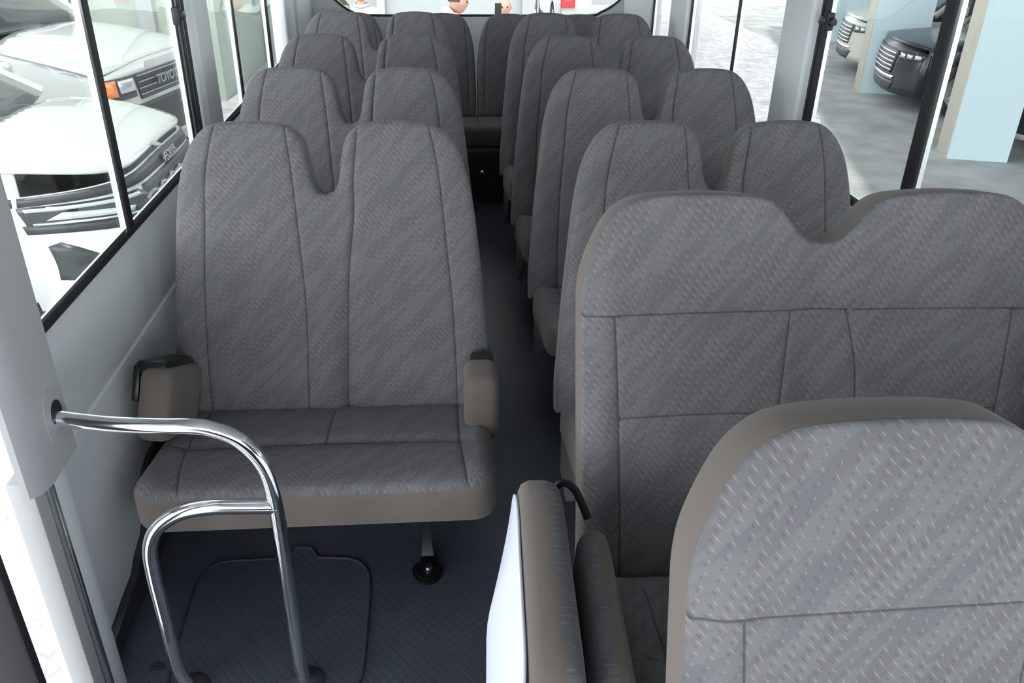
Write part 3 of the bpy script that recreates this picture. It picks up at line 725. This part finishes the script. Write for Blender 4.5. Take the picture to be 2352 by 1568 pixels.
        for wx in s.wx:
            for sg in (-1, 1):
                mx = Matrix.Translation((wx, sg*(W-.11), .36 if not boxy else .40)) @ Matrix.Rotation(-sg*math.pi/2, 4, 'X')
                wh = obj('wheel', lathe(bmesh.new(), [(0, -.1), (wr-.02, -.1), (wr, -.06), (wr, .07), (wr-.03, .1), (wr*.68, .1), (wr*.66, .06), (0, .05)], mx, 32), 'tyre', s.t)
                bm = lathe(bmesh.new(), [(wr*.66, .06), (wr*.66, .095), (wr*.60, .095), (wr*.58, .07)], mx, 32); lathe(bm, [(0, .09), (.05, .09), (.06, .06), (0, .06)], mx, 16)
                for k in range(10):
                    a = 2*math.pi*k/10; box(bm, (.03, -.014, .055), (wr*.62, .014, .085), mx=mx @ Matrix.Rotation(a, 4, 'Z'))
                obj('rim', bm, 'alu', wh)
    def zedge(s, y): return s.zf-s.drop*abs(y/s.W)**3
    def xf(s, y, z): return -s.A*abs(y/s.W)**s.pw-s.lean*max(0, (z-.5))**1.5-.10*max(0, .45-z)
    def zh(s, x, y):
        t = min(1, max(0, (-x)/s.hood)); return s.zf+(s.zw-s.zf)*(1-(1-t)**1.7)-s.drop*abs(y/s.W)**3
    def ysd(s, x, z): return s.W-.03*((z-.6)/.4)**2-.06*max(0, (-s.L+.5-x)/.5)
    def patch(s, nm, pts, m, off=.012, th=.01, rnd=None, sp=.04, curved=False, parent=None):
        o2 = [tuple(p) for p in catmull(pts, .03, True)] if curved else s.dens(pts, .04)
        o = s.put(nm, o2, lambda y, z: (s.xf(y, z)+off, y, z), m, (1, 0, 0), sp=sp, th=th, parent=parent); return o

# white saloon with dark grille, close outside the left window
c1 = Car('parked_car', 'white car with large dark wavy grille, nose close to the left window', (-1.76, 5.84, GZ), 0, 'carw', W=.97, A=.72, pw=6.5, drop=.06, over=1.2, zf=1.0, zw=1.2, hood=1.15, zbot=.22, roof=1.62, lean=.5, sp=.05)
gr = c1.patch('grille', [(-.55, .905), (.55, .905), (.66, .72), (.45, .32), (-.45, .32), (-.66, .72)], 'grille', .010)
c1.patch('upper_trim', [(y, c1.zedge(y)-.004) for y in np.linspace(-.97, .97, 25)]+[(y, c1.zedge(y)-.085+.03*abs(y)) for y in np.linspace(.97, -.97, 25)], 'grille', .012)
for k in range(7):
    z = .84-k*.068; hw = .60-.03*k
    bm = bmesh.new(); ys = np.linspace(-hw, hw, 60)
    tube(bm, [(c1.xf(y, z)+.022+.004*math.sin(y*60+k*2), y, z+.012*math.sin(y*34+k*1.7)) for y in ys], .011, 6)
    obj('grille_wave', bm, 'gmetal' if k % 2 == 0 else 'grille', gr)
for sg in (-1, 1):
    L_ = c1.patch('headlamp', [(sg*.955, .885), (sg*.62, .90), (sg*.52, .83), (sg*.64, .77), (sg*.955, .775)], 'carglass', .016)
    c1.patch('lamp_strip', [(sg*.95, .875), (sg*.64, .888), (sg*.62, .865), (sg*.95, .855)], 'lens', .03, parent=L_)
    c1.patch('lamp_lens', [(sg*.90, .84), (sg*.70, .82), (sg*.72, .79), (sg*.93, .80)], 'lens', .03, parent=L_)
    c1.patch('lower_lip', [(sg*.95, .785), (sg*.66, .785), (sg*.66, .772), (sg*.95, .772)], 'alu', .032, parent=L_)
    c1.patch('dark_band', [(sg*.96, .775), (sg*.56, .775), (sg*.54, .68), (sg*.96, .72)], 'grille', .011)
    c1.patch('side_intake', [(sg*.945, .64), (sg*.925, .66), (sg*.86, .54), (sg*.91, .40), (sg*.945, .42)], 'grille', .012)
c1.patch('bumper_lip', [(-.85, .30), (.85, .30), (.8, .25), (-.8, .25)], 'gmetal', .02)
me = textmesh('ÆOLUS', .085, .006); o = link('lettering', me, 'gmetal', c1.t); o['label'] = 'silver ÆOLUS lettering'
o.matrix_local = Matrix.Translation((c1.xf(0, .945)+.03, .02, .945)) @ Matrix.Rotation(math.radians(-22), 4, 'Y') @ Matrix.Rotation(math.pi/2, 4, 'Z') @ Matrix.Rotation(math.pi/2, 4, 'X')
bm = bmesh.new(); mx = Matrix.Translation((-.15, -.12, c1.zh(-.15, 0)+.002)) @ Matrix.Rotation(.35, 4, 'Y')
lathe(bm, [(.024, 0), (.034, 0), (.034, .008), (.024, .008)], mx, 24); lathe(bm, [(0, 0), (.02, 0), (.014, .008), (0, .009)], mx, 16); obj('bonnet_badge', bm, 'gmetal', c1.t)
# big off-road car behind it
c2 = Car('parked_car', 'white square-fronted off-road car with orange corner lamp behind the other white car', (-2.66, 8.68, GZ), math.radians(-12), 'carw', W=.97, A=.12, pw=6, zf=1.16, zw=1.36, hood=1.25, zbot=.35, belt=1.35, roof=1.9, lean=.10, boxy=True, L=4.7, sp=.07)
g2 = c2.patch('grille', [(-.56, 1.05), (.56, 1.05), (.52, .82), (-.52, .82)], 'grille', .012)
for k in range(4): c2.patch('grille_bar', [(-.53, .86+k*.055), (.53, .86+k*.055), (.53, .868+k*.055), (-.53, .868+k*.055)], 'gmetal', .03, parent=g2)
c2.patch('lower_grille', [(-.62, .78), (.62, .78), (.55, .42), (-.55, .42)], 'grille', .012)
for sg in (-1, 1):
    lp = c2.patch('headlamp', [(sg*.95, 1.05), (sg*.58, 1.05), (sg*.58, .86), (sg*.95, .86)], 'grille', .014)
    c2.patch('lamp_lens', [(sg*.80, 1.03), (sg*.60, 1.03), (sg*.60, .92), (sg*.80, .92)], 'lens', .028, parent=lp)
    a = c2.patch('indicator', [(sg*.94, 1.04), (sg*.83, 1.04), (sg*.83, .90), (sg*.94, .90)], 'orange', .028, parent=lp)
me = textmesh('TOYOTA', .12, .006); o = link('lettering', me, 'gmetal', c2.t)
o.matrix_local = Matrix.Translation((c2.xf(0, .93)+.04, 0, .945)) @ Matrix.Rotation(math.pi/2, 4, 'Z') @ Matrix.Rotation(math.pi/2, 4, 'X')
# cars under the parking roof, facing the bus
ch = math.pi+pa
def suv(lab, x, y, paint, **k):
    c = Car('parked_car', lab, (x, y, GZ), ch, paint, W=.95, A=.38, pw=3, zf=.90, zw=1.03, hood=1.1, zbot=.24, roof=1.66, lean=.25, sp=.08, **k)
    g = c.patch('grille', [(-.55, .80), (.55, .80), (.50, .50), (-.50, .50)], 'grille')
    for q in range(5): c.patch('chrome_bar', [(-.52, .53+q*.055), (.52, .53+q*.055), (.52, .548+q*.055), (-.52, .548+q*.055)], 'chrome', .03, parent=g)
    c.patch('bumper_strip', [(-.6, .47), (.6, .47), (.55, .42), (-.55, .42)], 'chrome', .02)
    c.patch('lower_grille', [(-.6, .40), (.6, .40), (.5, .27), (-.5, .27)], 'grille')
    for sg in (-1, 1):
        l = c.patch('headlamp', [(sg*.92, .79), (sg*.58, .79), (sg*.56, .69), (sg*.90, .71)], 'carglass', .014)
        for q in range(3): c.patch('lamp_lens', [(sg*(.62+q*.1), .78), (sg*(.69+q*.1), .78), (sg*(.69+q*.1), .73), (sg*(.62+q*.1), .73)], 'lens', .03, parent=l)
    return c
suv('black car with chrome barred grille between the two pale blue columns', 6.35, 11.93, 'carb')
c4 = suv('white car with black front partly hidden behind the nearest blue column', 6.55, 9.58, 'carw')
c4.patch('front_mask', [(-.93, .76), (.93, .76), (.9, .30), (-.9, .30)], 'carb', .006)
suv('silver beige car nose showing beyond the further blue column', 6.9, 14.5, 'cars')
# saloon seen from behind through the rear window
c6 = Car('parked_car', 'white saloon with red tail lamps seen from behind through the rear window', (3.15, 21.0, GZ), math.pi/2, 'carw', W=.88, A=.3, L=4.4, zf=.85, zw=1.0, hood=1.1, belt=1.0, roof=1.45, sp=.1)
for sg in (-1, 1): B('tail_lamp', (-4.45, sg*.70-.14, .72), (-4.40, sg*.70+.14, .95), 'red', c6.t, .02)
B('number_plate', (-4.44, -.25, .78), (-4.425, .25, .9), 'plaster', c6.t)
B('boot_lid', (-4.40, -.75, .93), (-3.7, .75, 1.04), 'carw', c6.t, .04)

# ------------------------------------------------------------ people outside the rear window
def skinmesh(name, chain, m, parent=None, sub=1):
    """chain: dict key -> (pos, radius, parentkey)"""
    bm = bmesh.new(); lay = bm.verts.layers.skin.verify(); vs = {}
    for i, (k, (p, r, par)) in enumerate(chain.items()):
        v = bm.verts.new(p); rr = r if isinstance(r, tuple) else (r, r); v[lay].radius = rr; v[lay].use_root = (par is None); vs[k] = v
        if par: bm.edges.new((vs[par], v))
    me = bpy.data.meshes.new(name); bm.to_mesh(me); bm.free(); o = link(name, me, m, parent)
    o.modifiers.new('skin', 'SKIN'); s = o.modifiers.new('sub', 'SUBSURF'); s.levels = sub; s.render_levels = sub
    return o
def headmesh(bm, c, s):
    """head facing -y, centre c, half-height s"""
    bmesh.ops.create_uvsphere(bm, u_segments=28, v_segments=20, radius=1)
    for v in bm.verts:
        x, y, z = v.co
        k = 1-.22*max(0, -z)**1.5; X = x*.70*k; Y = y*.86*(1-.12*max(0, -z)); Z = z
        if y < 0:
            Y -= .14*math.exp(-((x/.13)**2+((z+.12)/.2)**2))          # nose
            Y += .07*math.exp(-(((abs(x)-.32)/.16)**2+((z-.05)/.1)**2))   # eye sockets
            Y -= .05*math.exp(-((x/.2)**2+((z+.45)/.07)**2))          # lips
            Y -= .06*math.exp(-((x/.25)**2+((z+.8)/.15)**2))          # chin
            Y -= .03*math.exp(-(((z-.22)/.08)**2))*(abs(x) < .6)
        if abs(x) > .85: X += .10*math.copysign(1, x)*math.exp(-(((y-.05)/.2)**2+((z+.05)/.25)**2))   # ears
        v.co = Vector((X, Y, Z))*s+Vector(c)
    return bm
def person(label, x, y, h, rz, collar=None, hair=True, arm=None, shades=False, phone=False, hood=False):
    t = thing('person', label, 'person', (x, y, GZ), rz); k = h/1.75
    P = lambda a, b, c: (a*k, b*k, c*k)
    aL = arm or [P(.27, 0, 1.15), P(.29, -.05, .92), P(.29, -.07, .84)]
    ch = {'pel': (P(0, 0, .95), (.15*k, .11*k), None), 'belly': (P(0, 0, 1.12), (.14*k, .105*k), 'pel'), 'chest': (P(0, 0, 1.32), (.15*k, .11*k), 'belly'), 'neck0': (P(0, .005, 1.46), .065*k, 'chest'), 'neck': (P(0, -.01, 1.55), .055*k, 'neck0')}
    for s, nm in ((-1, 'r'), (1, 'l')):
        ch['sh'+nm] = (P(s*.17, 0, 1.40), .06*k, 'chest')
        pts = aL if s > 0 else [P(-.27, 0, 1.15), P(-.29, -.05, .92), P(-.29, -.07, .84)]
        if s < 0 and arm: pts = [(-a, b, c) for a, b, c in [P(.27, 0, 1.15), P(.29, -.05, .92), P(.29, -.07, .84)]]
        ch['el'+nm] = (pts[0], .042*k, 'sh'+nm); ch['wr'+nm] = (pts[1], .028*k, 'el'+nm); ch['ha'+nm] = (pts[2], (.038*k, .02*k), 'wr'+nm)
        ch['hip'+nm] = (P(s*.09, 0, .88), .085*k, 'pel'); ch['kn'+nm] = (P(s*.10, -.01, .50), .058*k, 'hip'+nm); ch['an'+nm] = (P(s*.10, .02, .09), .04*k, 'kn'+nm); ch['toe'+nm] = (P(s*.11, -.14, .04), (.04*k, .03*k), 'an'+nm)
        # five fingers
        hp = Vector(pts[2]); dr = (Vector(pts[2])-Vector(pts[1])).normalized(); sd = dr.cross(Vector((0, 1, 0))).normalized() if abs(dr.y) < .9 else Vector((1, 0, 0))
        for q in range(4):
            b0 = hp+dr*.04*k+sd*(q-1.5)*.019*k; ch['f%d%s' % (q, nm)] = (tuple(b0), .009*k, 'ha'+nm); ch['g%d%s' % (q, nm)] = (tuple(b0+dr*(.05+.008*(q in (1, 2)))*k+Vector((0, -.012, 0))), .007*k, 'f%d%s' % (q, nm))
        ch['th'+nm] = (tuple(hp+sd*-.045*k+dr*.02*k), .010*k, 'ha'+nm)
    body = skinmesh('body', ch, 'skin', t)
    bm = headmesh(bmesh.new(), P(0, -.02, 1.635), .115*k)
    hd = obj('head', bm, 'skin', t)
    sc = {a: b for a, b in ch.items() if a in ('pel', 'belly', 'chest', 'neck0', 'shr', 'shl', 'elr', 'ell')}
    sc = {a: (p, tuple(x+.018 for x in (r if isinstance(r, tuple) else (r, r))), par) for a, (p, r, par) in sc.items()}
    sh = skinmesh('shirt', sc, 'shirt', t)
    if collar:
        bm = bmesh.new(); tube(bm, [Vector(P(.078*math.cos(a), .078*math.sin(a), 1.485+.012*math.sin(a))) for a in np.linspace(0, 2*math.pi, 20)], .018*k, 8); obj('collar', bm, collar, sh)
    if hood:
        bm = bmesh.new(); tube(bm, [Vector(P(.15*math.cos(a), .035+.075*math.sin(a), 1.50+.035*math.sin(a))) for a in np.linspace(-.25, math.pi+.25, 22)], [.035*k+.025*k*math.sin(math.pi*q/21) for q in range(22)], 10); obj('hood', bm, 'shirt', sh)
    tc = {a: (p, tuple(x+.016 for x in (r if isinstance(r, tuple) else (r, r))), par) for a, (p, r, par) in ch.items() if a[:3] in ('pel', 'hip') or a[:2] in ('kn', 'an')}
    skinmesh('trousers', tc, 'trous', t)
    if hair:
        bm = headmesh(bmesh.new(), P(0, -.012, 1.643), .122*k)
        bmesh.ops.delete(bm, geom=[v for v in bm.verts if v.co.z < 1.635*k or (v.co.y < -.055*k and v.co.z < 1.705*k)], context='VERTS'); obj('hair', bm, 'hair', hd)
    for s in (-1, 1):
        bm = bmesh.new(); bmesh.ops.create_uvsphere(bm, u_segments=10, v_segments=8, radius=.011*k, matrix=Matrix.Translation(P(s*.034, -.108, 1.642))); obj('eye', bm, 'hair', hd)
    if shades:
        bm = bmesh.new()
        for s in (-1, 1): box(bm, (s*.036*k-.028, -.135*k, 1.625*k), (s*.036*k+.028, -.125*k, 1.662*k), .004)
        tube(bm, [P(-.075, .02, 1.65), P(-.07, -.12, 1.652), P(.07, -.12, 1.652), P(.075, .02, 1.65)], .004, 6); obj('sunglasses', bm, 'rubber', hd)
    if phone:
        px, py, pz = arm[2]; B('phone', (px-.085*1, py-.03, pz-.02), (px-.01, py-.02, pz+.14), 'rubber', None, .005)
    return t
person('man in a white top with red collar, in profile facing right outside rear window', .20, 9.2, 1.70, math.radians(90), collar='redc', hood=True)
person('person in an open-necked white shirt outside the left side of rear window', -.86, 10.2, 1.70, math.radians(-10), collar='shirt')
person('person in sunglasses at the left corner of rear window', -.93, 8.75, 1.64, math.radians(15), shades=True)
p4 = person('bald man holding up a black phone outside rear window', .76, 10.0, 1.56, math.radians(-4), hair=False, arm=[(-.20, -.20, 1.22), (-.12, -.33, 1.33), (-.10, -.34, 1.375)])
ph = thing('mobile_phone', 'black mobile phone held up in front of bald man face', 'phone', (.66, 9.625, GZ+1.385), math.radians(-4))
B('phone_body', (-.036, -.005, 0), (.036, .005, .15), 'rubber', ph, .004)
# the red lensed jacket edge seen right of the grey post is left to the saloon's tail lamp

for o in bpy.data.objects:
    if o.name.startswith('phone') and o.parent is None: bpy.data.objects.remove(o)
